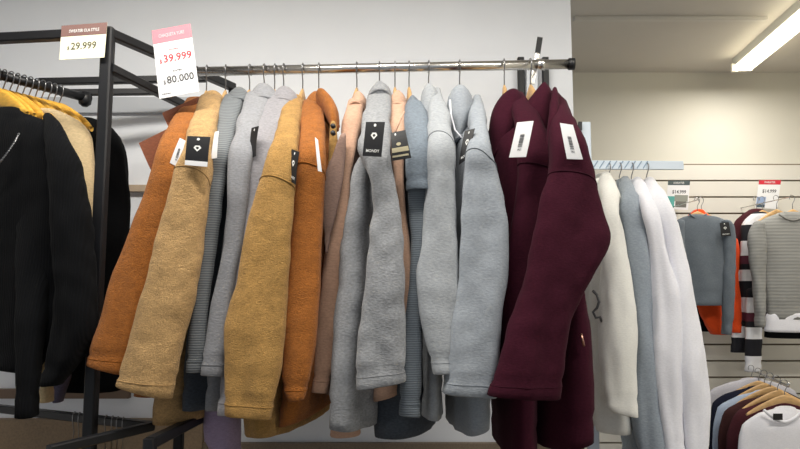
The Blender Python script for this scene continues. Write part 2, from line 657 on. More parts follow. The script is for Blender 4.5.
# ------------------------------------------------------------------ hangers
def make_hanger(name, label, loc, wood, stem=0.06, half=0.19, hook_r=0.0175, drop=0.065, thick=1.0, wire=None, tall=1.0):
    """hook over a rail at loc, shoulder bar along local Y"""
    loc = Vector(loc)
    th = Thing(name, label, 'hanger', loc)
    pts = [Vector((0, hook_r * cos(a), hook_r * sin(a))) for a in [radians(-35 + 12.5 * k) for k in range(18)]]
    pts += [Vector((0, -hook_r * 0.85, -0.012)), Vector((0, -hook_r * 0.35, -0.024)), Vector((0, 0, -0.034)), Vector((0, 0, -stem - 0.02))]
    th.part('hook', M().tube([loc + p for p in pts], 0.0017, 8), wire or WIRE, True)
    m = M()
    vs, fs = [], []
    K, n = 18, 10
    for i in range(K + 1):
        s = -1 + 2 * i / K
        y = s * half
        z = -stem - 0.012 - drop * (abs(s) ** 1.35)
        hz = (0.011 + 0.012 * (1 - abs(s)) ** 1.3) * tall * (1 - 0.45 * max(0, abs(s) - 0.85) / 0.15)
        hx = (0.006 + 0.004 * abs(s) ** 2) * thick
        for k in range(n):
            t = 2 * pi * k / n
            vs.append(loc + Vector((hx * cos(t), y, z + hz * sin(t))))
    for i in range(K):
        for k in range(n):
            fs.append((i * n + k, i * n + (k + 1) % n, (i + 1) * n + (k + 1) % n, (i + 1) * n + k))
    fs += [tuple(range(n)), tuple(range(K * n + n - 1, K * n - 1, -1))]
    m.add(vs, fs)
    th.part('shoulder_bar', m, wood, True)
    return th.o


def seam_shade(m):
    """cloth colour darkened: shade of the seam groove painted in, also for hem stitches"""
    c = m.node_tree.nodes['Principled BSDF'].inputs['Base Color'].default_value
    nm = m.name + '_seam_shade'
    if nm not in MATS:
        t = mat(nm, (0, 0, 0), 0.8, spec=0.1)
        t.node_tree.nodes['Principled BSDF'].inputs['Base Color'].default_value = (c[0] * .62, c[1] * .62, c[2] * .62, 1)
    return MATS[nm]


def front_line(rows, i, r, arc, slope, off=0.0004):
    """a cord running across the front half of a cloth tube at ring i, arching up by arc rings"""
    n = len(rows[0])
    c = sum(rows[i], Vector()) / n
    ks = list(range(n // 2 + 1))
    alt = list(range(n // 2, n)) + [0]
    if sum(rows[i][k].y for k in alt) < sum(rows[i][k].y for k in ks):
        ks = alt
    pts = []
    for j, k in enumerate(ks):
        u = 2 * j / (len(ks) - 1) - 1
        f = i - arc * (1 - u * u) + slope * u * (1 if rows[i][ks[-1]].x > rows[i][ks[0]].x else -1)
        f = min(len(rows) - 1.001, max(0, f))
        a = int(f)
        p = rows[a][k].lerp(rows[min(a + 1, len(rows) - 1)][k], f - a)
        q = sum(rows[a], Vector()) / n
        pts.append(p + (p - q).normalized() * off)
    return M().tube(pts, r, 8)


# ------------------------------------------------------------------ side-on coats of the main rail
def coat(name, label, cat, hook_px, sleeve=None, sY=1.44, sb=0.032, sh_y=165, torso=None, tY=1.50, collar=None, cY=None, cb=0.04, mats=(None, None, None), group='coats on the steel rail', fold=0.0035, seed=0.0, wr=1.0, top_Y=None, e=2.7, seam_y=None):
    H = rail_pt(hook_px)
    if torso:
        yb = torso[-1][0]
        nb = P((norm_station(torso[-1])[1] + norm_station(torso[-1])[3]) / 2, yb, tY)
        base_z = nb.z
    else:
        base_z = P(400, norm_station(sleeve[-1])[0], sY).z
    th = Thing(name, label, cat, (H.x, H.y, base_z), group)
    near = None
    if torso:
        rs = []
        full = [norm_station(s) for s in torso]
        res = resample(full, 40)
        ytop, yb = res[0][0], res[-1][0]
        for (yl, xl, yr, xr) in res:
            y = (yl + yr) / 2
            pl, pr = P(xl, yl, tY), P(xr, yr, tY)
            nn = (pl + pr) / 2
            d = Vector((nn.x - H.x, nn.y - H.y, 0))
            f = min(1, max(0, (y - ytop) / (sh_y - ytop)))
            f = 0.30 + 0.70 * f ** 0.8
            tilt = (yr - yl)
            a_ = (pr - pl).length / 2 * (1 if f > .99 else 0.75 + 0.25 * f)
            U = d.cross(Vector((0, 0, 1)))
            if U.x < 0:
                U = -U
            U = U.normalized() * a_
            c = Vector((H.x, H.y, nn.z)) + d * 0.17
            U.z = (pr.z - pl.z) / 2
            rs.append((c, U, d * f * 0.83, 2.6))
        th.part('body', rings_to_mesh(rs, 48, fold=fold * 0.9, seed=seed + 5, wr=wr), mats[1] or mats[0], True)
    if sleeve:
        Ys, bs = [], []
        full = [norm_station(s) for s in sleeve]
        y0 = full[0][0]
        t0 = top_Y or (H.y - 0.07)
        for s in full:
            y = (s[0] + s[2]) / 2
            f = min(1, max(0, (y - y0) / (sh_y - y0)))
            g = 1 - (1 - f) ** 1.7
            Ys.append(t0 + (sY - t0) * g)
            bs.append(0.016 + (sb * 0.78 - 0.016) * f)
        sm = loft(full, Ys, bs, 40, 56, e=e, fold=fold, seed=seed, wr=wr, top_dome=0.006)
        th.part('sleeve', sm, mats[0], True)
        if seam_y:
            L_ = [abs((s[0] + s[2]) / 2 - seam_y) for s in resample([tuple(s) for s in full], 56)]
            th.part('seam', front_line(sm.rows, L_.index(min(L_)), 0.0013, 1.6, 1.2), seam_shade(mats[0]), True)
        th.part('hem_stitch', front_line(sm.rows, len(sm.rows) - 3, 0.0007, 0, 0, 0.0), seam_shade(mats[0]), True)
    if collar:
        full = [norm_station(s) for s in collar]
        full = [(p[0] + dy, p[1], p[2] + dy, p[3]) for p, dy in zip(full, (5, 4, 2, 1, 0, 0))]
        Yc = cY or (H.y - 0.06)
        k = len(full)
        bb = [cb * (0.72 + 0.28 * min(1, i / max(1, k - 2))) for i in range(k)]
        cm = loft(full, [Yc + 0.02 - 0.035 * i / (k - 1) for i in range(k)], bb, 28, 18, e=2.0, near=True, fold=0.002, seed=seed, top_dome=0.004, hem=False)
        th.part('collar', cm, mats[2] or mats[0], True)
        th.part('collar_edge', front_line(cm.rows, len(cm.rows) - 1, 0.0042, 0, 0, 0.0), mats[2] or mats[0], True)
    return th, H


rail_hangers = []
proto = make_hanger('clothes_hanger', 'x', (0, 0, 0), WOOD, half=0.11, drop=0.09, stem=0.066)
_first = [True]


def hang(px, near_px, near_Y, label):
    """a wooden hanger hooked on the steel rail, its bar pointing along the coat's shoulders"""
    H = rail_pt(px)
    n = P(near_px, 160, near_Y)
    rz = math.atan2(n.x - H.x, -(n.y - H.y))
    if _first[0]:
        _first[0] = False
        proto.location, proto.rotation_euler = H, (0, 0, rz)
        proto['label'], proto['group'] = label, 'hangers on the steel rail'
        return proto
    return dup(proto, H, rz, label, 'hangers on the steel rail')


# 1 rust coat, leftmost
th, H = coat('coat', 'rust orange fuzzy coat leftmost on the steel rail, beside the black post', 'coat', 207,
             sleeve=[(102, 186, 208), (112, 180, 204), (130, 168, 200), (150, 159, 195), (172, 152, 190), (200, 142, 181), (240, 126, 168), (284, 110, 157), (320, 100, 146), (350, 90, 136), (364, 87.5, 374, 128)],
             sY=1.455, torso=[(104, 186, 206), (150, 180, 205), (220, 165, 200), (300, 140, 185), (397, 117, 398, 160)], tY=1.53,
             mats=(RUST, RUST, RUSTD), seed=1.0, sh_y=160)
# turned-back dark lapels of the rust coat
lp = Card([(163, 115), (199, 99), (196, 112), (171, 132)], [1.60, 1.62, 1.62, 1.57], thick=0.008, bend=0.004)
th.part('lapel', lp.slab(), RUSTD, label='dark inner side of the turned lapel')
lp = Card([(140, 145), (172, 129), (176, 140), (152, 172)], [1.56, 1.58, 1.58, 1.52], thick=0.008, bend=0.004)
th.part('lapel', lp.slab(), RUSTD, label='dark inner side of the turned lapel')
white_tag(th, [(180, 138), (186, 141), (180, 168), (170, 163)], 1.43)
hang(207, 190, 1.5, 'wooden hanger leftmost on the steel rail, under the rust orange coat')

# 2 camel coat
th, H = coat('coat', 'camel tan fuzzy coat second from left on the steel rail, black tag on its shoulder', 'coat', 226,
             sleeve=[(99, 200, 222), (112, 194, 221), (130, 189, 216), (150, 183, 213), (172, 176, 212), (200, 170, 207), (240, 157, 203), (284, 147, 196), (300, 141, 193), (340, 127, 184), (372, 120, 179), (385, 117, 399, 172.5)],
             sY=1.42, sb=0.036, torso=[(100, 202, 222), (160, 190, 215), (300, 150, 190), (397, 139, 176), (424, 138, 427, 174)], tY=1.50,
             collar=[(91.5, 204, 220), (95, 195, 223), (103, 189, 225), (113, 186, 108, 224)], mats=(MUST, MUST, MUST), seed=2.0, sh_y=160, seam_y=181, fold=0.006)
black_tag(th, [(187.5, 136), (210.5, 137), (207.5, 167), (185, 165)], 1.375, sticker=True)
hang(226, 207, 1.5, 'wooden hanger under the camel tan coat on the steel rail')

# 3 tweed coat
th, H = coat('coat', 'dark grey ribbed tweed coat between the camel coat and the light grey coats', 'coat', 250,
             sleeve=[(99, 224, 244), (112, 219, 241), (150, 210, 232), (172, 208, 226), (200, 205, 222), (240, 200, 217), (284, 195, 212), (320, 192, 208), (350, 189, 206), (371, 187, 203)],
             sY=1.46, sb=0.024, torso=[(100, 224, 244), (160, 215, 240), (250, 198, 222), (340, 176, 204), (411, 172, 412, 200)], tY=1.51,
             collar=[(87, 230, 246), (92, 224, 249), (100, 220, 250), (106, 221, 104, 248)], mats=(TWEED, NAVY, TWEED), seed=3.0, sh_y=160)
white_tag(th, [(215, 132), (219, 131), (217, 158), (211, 159)], 1.425, bars=False)
hang(250, 226, 1.52, 'wooden hanger under the dark grey ribbed tweed coat')

# 4 light grey coat
th, H = coat('coat', 'light grey fleece coat right of the tweed coat, black tag hanging at its collar', 'coat', 264.5,
             sleeve=[(96, 246, 272), (112, 241, 266), (130, 236, 260), (150, 231, 256), (172, 229, 251), (200, 229, 248), (240, 224, 244), (284, 215.5, 236), (320, 210, 230), (350, 205, 227), (374, 201, 375, 225)],
             sY=1.455, sb=0.024, torso=[(98, 248, 272), (160, 228, 255), (220, 216, 240), (300, 208, 232), (375, 196, 224), (411, 194, 412, 220)], tY=1.495,
             collar=[(83, 253, 271), (88, 248, 275), (95, 246, 278), (101, 247, 103, 277)], mats=(LGREY, LGREY, LGREY), seed=4.0, sh_y=160)
black_tag(th, [(252, 128), (259, 126), (256, 156), (250, 159)], [1.46, 1.44, 1.44, 1.46], full=False)
hang(264.5, 244, 1.52, 'wooden hanger under the light grey coat with the black collar tag')

# hidden lilac garment between
H = rail_pt(275)
th = Thing('sweater', 'lilac sweater hanging low behind the mustard coat, only its hem showing', 'sweater', (H.x, H.y, P(222, 470, 1.66).z), 'sweaters on the steel rail')
th.part('body', loft([(100, 262, 276), (120, 254, 276), (200, 240, 262), (330, 220, 244), (415, 206, 240), (450, 212, 240), (475, 214, 242)], 1.66, [0.02, 0.04, 0.06, 0.06, 0.06, 0.06, 0.06], 40, 40, fold=0.006, seed=14), LILAC, True)
hang(275, 262, 1.52, 'wooden hanger between the two light grey coats')

# 5 pinkish grey coat
th, H = coat('coat', 'pale pinkish grey coat just left of the mustard coat', 'coat', 284,
             sleeve=[(98, 268, 294), (112, 260, 289), (130, 255, 286), (150, 250, 280), (172, 245, 275), (200, 249, 270), (240, 240, 262), (284, 233, 256), (320, 228, 250), (375, 222, 246), (414, 219, 240)],
             sY=1.465, sb=0.022, torso=[(98, 270, 292), (160, 252, 280), (250, 236, 262), (330, 226, 252), (404, 212, 240)], tY=1.50,
             collar=[(86, 275, 292), (91, 269, 296), (97, 266, 298), (103, 267, 105, 296)], mats=(PGREY, PGREY, PGREY), seed=5.0, sh_y=160)
hang(284, 265, 1.52, 'wooden hanger under the pale pinkish grey coat')

# 6 mustard coat
th, H = coat('coat', 'mustard yellow fuzzy coat left of the rust hooded one, black tag at its edge', 'coat', 303,
             sleeve=[(103, 283, 303), (115, 281, 302), (130, 278, 300), (150, 270, 298), (172, 264, 296), (200, 256, 294), (240, 245, 291), (284, 236, 288), (310, 228, 286), (335, 224, 284), (372, 226, 279), (414, 227, 418, 270)],
             sY=1.415, sb=0.036, torso=[(104, 286, 302), (160, 272, 296), (300, 245, 290), (400, 229, 272), (440, 228, 437, 280)], tY=1.49,
             collar=[(95, 289, 302), (99, 283, 305), (106, 279, 306), (113, 278, 112, 304)], mats=(MUST2, MUST2, MUST2), seed=6.0, sh_y=160, fold=0.006, seam_y=189)
black_tag(th, [(292, 149), (299.5, 152), (296, 185), (289, 180)], [1.40, 1.385, 1.385, 1.40], full=True)
hang(303, 286, 1.5, 'wooden hanger under the mustard yellow coat')

# 7 rust hooded coat
th, H = coat('coat', 'rust brown fuzzy coat with rolled hood, right of the mustard coat', 'coat', 319,
             sleeve=[(104, 303, 323), (120, 300, 325), (150, 299, 326), (172, 297, 326), (200, 295, 324), (240, 291, 322), (284, 287, 321), (340, 281, 317), (385, 282, 308), (400, 288, 398, 304)],
             sY=1.44, sb=0.032, torso=[(104, 308, 332), (130, 306, 338), (170, 304, 340), (210, 301, 338), (250, 297, 330), (300, 292, 325), (380, 274, 318), (432, 268, 420, 305)], tY=1.50,
             collar=[(92, 309, 321), (96, 304, 330), (104, 302, 335), (112, 303, 122, 337)], mats=(RUST, RUST, RUST), seed=7.0, sh_y=160, seam_y=176)
hood = loft([(95, 314, 327), (101, 318, 333), (110, 323, 336.5), (118, 327, 337.5), (125, 330, 337)], [1.60, 1.585, 1.565, 1.55, 1.55], 0.035, 24, 16, e=2.0, near=True, fold=0.002, seed=3, hem=False)
th.part('hood', hood, RUST, True)
white_tag(th, [(315, 137), (318, 140), (322, 172), (318, 171)], 1.395, bars=False)
fs_ = loft([(126, 330, 336.5), (150, 329, 338), (168, 329, 338), (186, 330, 336)], 1.505, 0.010, 20, 18, fold=0.002, seed=8)
th.part('facing', fs_, MUST2, True, label='mustard front facing')
for k, y in enumerate((126, 133)):
    c = P(333, y, 1.47)
    th.part('button', M().tube([c + Vector((0, 0.006, 0)), c + Vector((0, -0.004, 0))], 0.006, 12), CARD_BLACK, True)
hang(319, 310, 1.5, 'wooden hanger under the rust brown hooded coat')

# 8 peach coat
th, H = coat('coat', 'peach pink coat with a brownish front, left of the mid grey coat', 'coat', 357,
             sleeve=[(103, 348, 364), (120, 344, 362), (150, 338, 356), (172, 332, 352), (200, 328, 350), (240, 325, 347), (300, 320, 342), (350, 315, 337), (391, 311, 392, 328)],
             sY=1.53, sb=0.022, torso=[(104, 350, 363), (160, 336, 356), (250, 330, 355), (340, 322, 350), (395, 318, 345)], tY=1.57,
             collar=[(92, 353, 363), (96, 350, 366), (104, 348, 366), (111, 348, 107, 364)], mats=(PEACH, MAUVE, PEACH), seed=8.0, sh_y=160)
fl = loft([(138, 339, 346), (165, 328, 345), (195, 322, 341), (230, 323, 333), (252, 325, 328)], 1.50, 0.008, 20, 20, fold=0.002, seed=9)
th.part('lapel', fl, MAUVE, True, label='brownish mauve lapel')
hang(357, 345, 1.52, 'wooden hanger under the peach pink coat')

# 9 mid grey coat with big tag
th, H = coat('coat', 'mid grey mottled coat with a black square tag high on its shoulder', 'coat', 379.5,
             sleeve=[(96, 368, 391), (112, 365, 391), (130, 361, 390), (150, 359, 391), (172, 368, 394), (200, 374, 398), (240, 370, 401), (284, 365, 403), (320, 361, 405), (350, 358, 406), (389, 355, 381, 405)],
             sY=1.42, sb=0.034, torso=[(98, 366, 388), (130, 362, 390), (165, 345, 378), (200, 336, 374), (240, 330, 372), (284, 328, 372), (340, 319, 366), (400, 315, 362), (430, 314, 433, 361)], tY=1.445,
             collar=[(81.5, 373, 386), (86, 369, 391), (93, 367, 392), (99, 368, 96, 391)], mats=(GREY, GREY, GREY), seed=9.0, sh_y=160, fold=0.007, wr=1.3)
li = loft([(415, 332, 360), (435, 330, 433, 361)], 1.525, 0.02, 30, 6, fold=0.001, hem=False)
th.part('lining', li, PEACH, True, label='peach lining under the hem')
black_tag(th, [(366, 122), (385, 122), (381.5, 157), (362.5, 156)], 1.36)
hang(379.5, 378, 1.5, 'wooden hanger under the mid grey coat with the black square tag')

# 10 pink beige coat
th, H = coat('coat', 'pale pink beige coat squeezed between two grey coats, black tag on a strap', 'coat', 395,
             sleeve=[(103, 390, 406), (120, 389, 406), (150, 390, 405), (172, 393, 404), (200, 395, 406), (240, 398, 410), (284, 400, 412), (340, 398, 412), (380, 396, 410)],
             sY=1.465, sb=0.018, torso=[(104, 390, 405), (160, 388, 405), (300, 374, 408), (380, 364, 403), (406, 363, 394, 402)], tY=1.505,
             collar=[(91, 393, 403), (95, 389, 406), (101, 388, 407), (108, 389, 109, 405)], mats=(PEACH, PEACH, PEACH), seed=10.0, sh_y=160)
c = Card([(391, 133), (405.5, 130), (411.5, 158), (392.5, 161)], [1.40, 1.39, 1.38, 1.39], bend=0.002)
t = th.part('hang_tag', c.slab(), CARD_BLACK, label='black card tag with a pale gold band')
th.part('eyelet', c.poly([(0.3 + 0.06 * cos(k * pi / 4), 0.1 + 0.045 * sin(k * pi / 4)) for k in range(8)]), INK_WHITE, parent=t)
GOLD = mat('pale_gold_foil', (190, 180, 150), 0.35, 0.3)
th.part('band', c.slab(0.03, 0.58, 0.97, 0.74, c.thick, c.thick + .0006, 2), GOLD, parent=t)
th.part('band', c.slab(0.03, 0.84, 0.9, 0.90, c.thick, c.thick + .0006, 2), GOLD, parent=t)
th.part('emblem', c.poly([(0.45 + 0.14 * cos(k * pi / 5), 0.46 + 0.06 * sin(k * pi / 5)) for k in range(10)]), GOLD, parent=t)
th.part('strap', M().tube([P(404, 112, 1.47), P(400, 120, 1.43), P(394, 134, 1.405)], 0.003, 8), PEACH, True)
hang(395, 395, 1.5, 'wooden hanger under the pale pink beige coat')

# 11 blue grey coat
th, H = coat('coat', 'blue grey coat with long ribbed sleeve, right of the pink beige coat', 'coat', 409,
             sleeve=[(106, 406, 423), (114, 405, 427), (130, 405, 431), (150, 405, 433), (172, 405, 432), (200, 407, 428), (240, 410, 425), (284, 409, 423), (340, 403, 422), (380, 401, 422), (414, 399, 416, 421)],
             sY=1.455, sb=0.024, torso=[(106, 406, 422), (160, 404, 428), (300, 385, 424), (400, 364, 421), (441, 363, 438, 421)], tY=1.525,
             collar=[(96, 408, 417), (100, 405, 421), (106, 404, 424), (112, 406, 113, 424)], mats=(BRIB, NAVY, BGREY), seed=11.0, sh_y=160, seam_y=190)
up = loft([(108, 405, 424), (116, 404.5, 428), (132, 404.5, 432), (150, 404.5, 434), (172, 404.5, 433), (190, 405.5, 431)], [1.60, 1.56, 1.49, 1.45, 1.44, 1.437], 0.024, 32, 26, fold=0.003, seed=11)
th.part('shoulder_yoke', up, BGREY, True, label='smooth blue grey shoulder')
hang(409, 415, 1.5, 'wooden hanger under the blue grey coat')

# 12 silver grey hoodie
th, H = coat('hoodie', 'silver grey hoodie with wide plain sleeve, left of the cool grey hoodie', 'hoodie', 428.5,
             sleeve=[(93, 433, 441), (102, 430, 444), (120, 428, 450), (148, 427, 455), (172, 427, 456.5), (200, 425, 457), (240, 421, 457), (275, 416, 457), (300, 418, 457), (325, 422, 456.5), (350, 428, 456), (373, 433, 371, 455.5)],
             sY=1.43, sb=0.034, torso=[(95, 424, 440), (150, 424, 452), (280, 423, 452), (370, 421, 446), (419, 420, 423, 445)], tY=1.49,
             collar=[(84, 423.5, 435), (88, 421.5, 439), (97, 421, 441), (114, 421.5, 112, 436), (135, 424, 128, 432)], cY=1.60, cb=0.04, mats=(SGREY, SGREY, SGREY), seed=12.0, sh_y=150, seam_y=148, fold=0.005)
th.o['group'] = 'hoodies on the steel rail'
hang(428.5, 440, 1.5, 'wooden hanger under the silver grey hoodie')

# 13 cool grey hoodie
th, H = coat('hoodie', 'cool grey hoodie with black tag at its chest, left of the maroon coats', 'hoodie', 459.5,
             sleeve=[(100, 473, 481), (108, 470, 484), (122, 469, 487), (150, 467, 492), (172, 465, 498), (200, 462, 503), (240, 460, 508), (284, 457, 507), (325, 448, 502), (360, 445, 499), (392, 442, 397, 496)],
             sY=1.425, sb=0.036, torso=[(98, 455, 474), (150, 456, 486), (250, 458, 500), (350, 458, 500), (400, 461, 498), (440, 463, 430, 496)], tY=1.485,
             collar=[(86, 452.5, 469), (90, 449.5, 473), (98, 448.5, 475), (115, 449, 112, 474), (145, 454, 135, 466)], cY=1.58, cb=0.045, mats=(CGREY, CGREY, CGREY), seed=13.0, sh_y=150, seam_y=165, fold=0.006)
th.o['group'] = 'hoodies on the steel rail'
th.part('drawstring', M().tube([P(450, 100, 1.51), P(451, 115, 1.50), P(455, 130, 1.49), P(462, 138, 1.47)], 0.0022, 8), WHITE, True)
black_tag(th, [(465, 131), (475, 128.5), (470, 157), (459, 165)], [1.43, 1.415, 1.415, 1.43])
hang(459.5, 470, 1.5, 'wooden hanger under the cool grey hoodie with the black chest tag')

# 14 maroon coat
th, H = coat('coat', 'maroon coat left of the other maroon one, white price tag high on its shoulder', 'coat', 504,
             sleeve=[(97, 513, 524), (105, 511, 530), (120, 514, 542), (150, 516, 552), (172, 517, 556), (200, 514, 556), (240, 508, 552), (284, 503, 545), (330, 500, 540), (385, 496, 530)],
             sY=1.455, sb=0.026, torso=[(98, 492, 522), (130, 490, 540), (200, 500, 545), (284, 506, 545), (380, 508, 545), (462, 510, 545)], tY=1.50,
             collar=[(89, 505, 523), (94, 499, 526), (108, 493, 528), (130, 491, 122, 522), (160, 494, 140, 512)], cY=1.59, cb=0.04, mats=(MAROON, MAROON, MAROON), seed=15.0, sh_y=150, seam_y=172)
white_tag(th, [(517, 122.5), (533.5, 121), (526, 157), (509, 157.5)], 1.395)
hang(504, 512, 1.5, 'wooden hanger under the left maroon coat')

# 15 maroon coat, right end
th, H = coat('coat', 'maroon coat at the right end of the steel rail, big bent sleeve', 'coat', 530,
             sleeve=[(96, 549, 558), (104, 548, 565), (115, 550, 572), (130, 551, 577), (150, 551, 585), (172, 550, 592), (200, 541, 599), (225, 536, 606), (244, 531, 609.5), (262, 527, 601), (284, 522, 587), (310, 514, 577), (345, 502, 569), (375, 493, 565), (394, 487, 399, 562)],
             sY=1.40, sb=0.045, torso=[(98, 540, 566), (150, 548, 580), (220, 560, 590), (270, 566, 593), (325, 566, 603), (400, 562, 610.5), (455, 560, 440, 608)], tY=1.47,
             collar=[(82, 541, 549), (88, 535, 555), (98, 529, 558), (112, 527, 108, 558), (140, 534, 130, 552)], cY=1.58, cb=0.045, mats=(MAROON, MAROON, MAROON), seed=16.0, sh_y=150, seam_y=181, fold=0.007)
roll = loft([(91.5, 552, 557), (100, 551, 559), (120, 548, 558), (150, 545, 554)], [1.54, 1.50, 1.46, 1.45], 0.012, 20, 18, fold=0.001, seed=2, hem=False)
th.part('hood_roll', roll, MAROON, True)
white_tag(th, [(560, 123), (573, 125), (583, 159.5), (567, 159)], [1.36, 1.35, 1.35, 1.36])
th.part('zip_pull', M().tube([P(581, 334, 1.455), P(582.5, 340, 1.45), P(584, 346, 1.455)], 0.003, 8), mat('brass', (200, 150, 130), 0.3, 1.0), True, label='small brass zip pull')
hang(530, 552, 1.5, 'wooden hanger under the right end maroon coat')

# ------------------------------------------------------------------ steel rail and its bracket
r0, r1 = rail_pt(199), rail_pt(570)
th = Thing('hanging_rail', 'brushed steel tube rail with black end cap carrying the row of coats', 'rail', (r0.x, r0.y, r0.z))
th.part('tube', M().tube([r0, r1], 0.0135, 20), CHROME, True)
dr = (r1 - r0).normalized()
th.part('end_cap', M().tube([r1 - dr * 0.004, r1 + dr * 0.012], [0.0165, 0.0165], 20), BLACK_METAL, True)
cl = rail_pt(541)
th.part('collar_ring', M().tube([cl - dr * 0.011, cl + dr * 0.011], 0.0155, 20), CHROME, True)

th = Thing('wall_bracket', 'black twin upright with steel arm holding the right end of the coat rail', 'bracket', (P(533, 80, WALL_Y).x, WALL_Y, 0))
for px in (520.5, 545):
    t_ = P(px, 58, WALL_Y - 0.015)
    th.part('upright', M().bar((t_.x, t_.y, 0.02), t_, 0.022, 0.022), BLACK_METAL)
th.part('plate', M().bar(P(532, 62, WALL_Y - 0.012), P(532, 130, WALL_Y - 0.012), 0.04, 0.006), mat('pale_steel_plate', (196, 200, 206), 0.4, 0.4))
th.part('arm', M().bar(P(539.5, 62, 1.95), P(534.5, 66, 1.697), 0.012, 0.026), CHROME)
th.part('arm_tip', M().bar(P(540, 37.5, 1.90), P(537.5, 54, 1.90), 0.017, 0.006), BLACK_METAL, label='black flat bar tip')
th.part('strut', M().bar(P(537.5, 53, 1.90), P(532, 84, 1.90), 0.015, 0.006), CHROME)

# ------------------------------------------------------------------ left black rack
A0 = P(108.5, 33, 1.50)
zt = A0.z
th = Thing('clothes_rack', 'black square tube clothes rack frame at the left', 'clothes rack', (A0.x, A0.y, 0))
BK = BLACK_METAL
th.part('front_post', M().bar((A0.x, A0.y, 0.0), (A0.x, A0.y, zt + 0.012), 0.027), BK)
th.part('top_bar', M().bar((A0.x, A0.y, zt), P(-70, 42, 1.56), 0.024), BK)
B1 = P(233, 89, 1.93)
B1.z = zt
th.part('side_bar', M().bar((A0.x, A0.y, zt), B1, 0.024), BK)
la, lb = P(110, 68, 1.50), P(215, 121, 1.93)
th.part('side_bar', M().bar(la, lb, 0.022), BK)
ra, rb = P(40, 82, 1.93), P(206, 78.5, 1.97)
th.part('back_bar', M().bar(ra, rb, 0.022), BK)
th.part('back_bar', M().bar(P(60, 93, 1.90), P(176, 91.5, 1.95), 0.020), BK)
# its slanting garment rail and knob
k0, k1 = P(-30, 67, 1.56), P(90, 99, 1.83)
th.part('garment_rail', M().tube([k0, k1], 0.013, 14), BK, True)
kk = P(85, 100, 1.82)
th.part('knob', M().tube([kk + Vector((0, 0, 0.022)), kk + Vector((0, 0, 0.005)), kk + Vector((0, 0, -0.012)), kk + Vector((0, 0, -0.02))], [0.014, 0.019, 0.017, 0.008], 16), BK, True)
# lower rails
l0, l1 = P(-40, 404, 1.80), P(152, 426, 1.53)
th.part('lower_rail', M().bar(l0, l1, 0.02), BK)
s0 = P(84, 452, 1.31)
th.part('lower_side_bar', M().bar((A0.x + 0.01, s0.y, l1.z), (l1.x, l1.y, l1.z), 0.02), BK)
th.part('rear_post', M().bar((B1.x, B1.y, 0), (B1.x, B1.y, zt), 0.024), BK)

c0, c1 = P(150, 443, 1.38), P(214, 409, 1.72)
c1.z = c0.z
th = Thing('low_rack', 'low black square tube rack under the camel and grey coats', 'clothes rack', (c0.x, c0.y, 0))
th.part('side_bar', M().bar(c0, c1, 0.024), BK)
th.part('leg', M().bar((c0.x, c0.y, 0), c0 + Vector((0, 0, 0.01)), 0.024), BK)
c2 = c0.lerp(c1, 0.62)
th.part('leg', M().bar((c1.x - 0.10, c1.y + .02, 0), (c1.x - 0.10, c1.y + .02, c1.z), 0.024), BK)
th.part('leg', M().bar((c1.x, c1.y, 0), c1, 0.016), BK)
th.part('cross_bar', M().bar(c1, c1 + Vector((-0.10, 0.02, 0)), 0.02), BK)

# hangers on the left rack
edir = (k1 - k0)
rzL = 1.02
lh = None
for i in range(11):
    f = 0.20 + 0.052 * i
    p = k0.lerp(k1, f)
    names = ['first', 'second', 'third', 'fourth', 'fifth', 'sixth', 'seventh', 'eighth', 'ninth', 'tenth', 'last']
    lab = 'honey wood hanger, ' + names[i] + ' from the front on the left black rack'
    if lh is None:
        lh = make_hanger('clothes_hanger', lab, p, HONEY, stem=0.052, half=0.165, thick=0.6, drop=0.07, tall=1.35)
        lh['group'] = 'hangers on the left rack'
        lh.rotation_euler = (0, 0, rzL)
    else:
        dup(lh, p, rzL + (i % 3 - 1) * 0.05, lab)

# garments on the left rack
th = Thing('sweater', 'black knitted sweater with silver trimmed neck at the front of the left rack', 'sweater', P(10, 370, 1.56), 'sweaters on the left rack')
th.part('body', loft([(112, -4, 24), (116, -16, 33), (122, -28, 48), (131, -36, 60), (150, -40, 66), (220, -38, 72), (300, -38, 68), (345, -36, 50), (364, -36, 374, 30)],
                     [(1.59, 1.54), (1.60, 1.53), (1.61, 1.52), (1.62, 1.50), (1.63, 1.49), (1.63, 1.49), (1.63, 1.49), (1.63, 1.49), (1.63, 1.49)], [0.02, 0.028, 0.034, 0.04, 0.045, 0.045, 0.045, 0.04, 0.035], 44, 44, fold=0.008, seed=21), BLACKK, True)
th.part('sleeve', loft([(126, 44, 58), (133, 45, 66), (146, 46, 72), (165, 48, 80), (212, 52, 89), (250, 55, 93), (290, 56, 96), (330, 52, 94), (360, 48, 80), (384, 44, 62)], [1.54, 1.50, 1.47, 1.455, 1.45, 1.45, 1.45, 1.45, 1.45, 1.45], 0.035, 36, 44, fold=0.008, seed=22), BLACKK, True)
th.part('sleeve', loft([(150, 10, 48), (210, 15, 50), (300, 18, 48), (345, 18.5, 42), (390, 20, 39), (415, 21, 38)], [1.57, 1.53, 1.475, 1.46, 1.45, 1.45], 0.03, 30, 34, fold=0.006, seed=23), BLACKK, True)
m = M()
path = [P(19, 134, 1.475), P(15, 142, 1.465), P(9, 151, 1.46), P(2, 160, 1.465), P(-6, 168, 1.475)]
m.tube(path, 0.0022, 8)
for a_, b2 in zip(path, path[1:]):
    for k in range(4):
        q = a_.lerp(b2, k / 4)
        m.tube([q + Vector((0, 0, .003)), q, q - Vector((0, 0, .003))], [0.001, 0.0036, 0.001], 8)
th.part('neck_trim', m, WIRE, True, label='silver beaded trim')

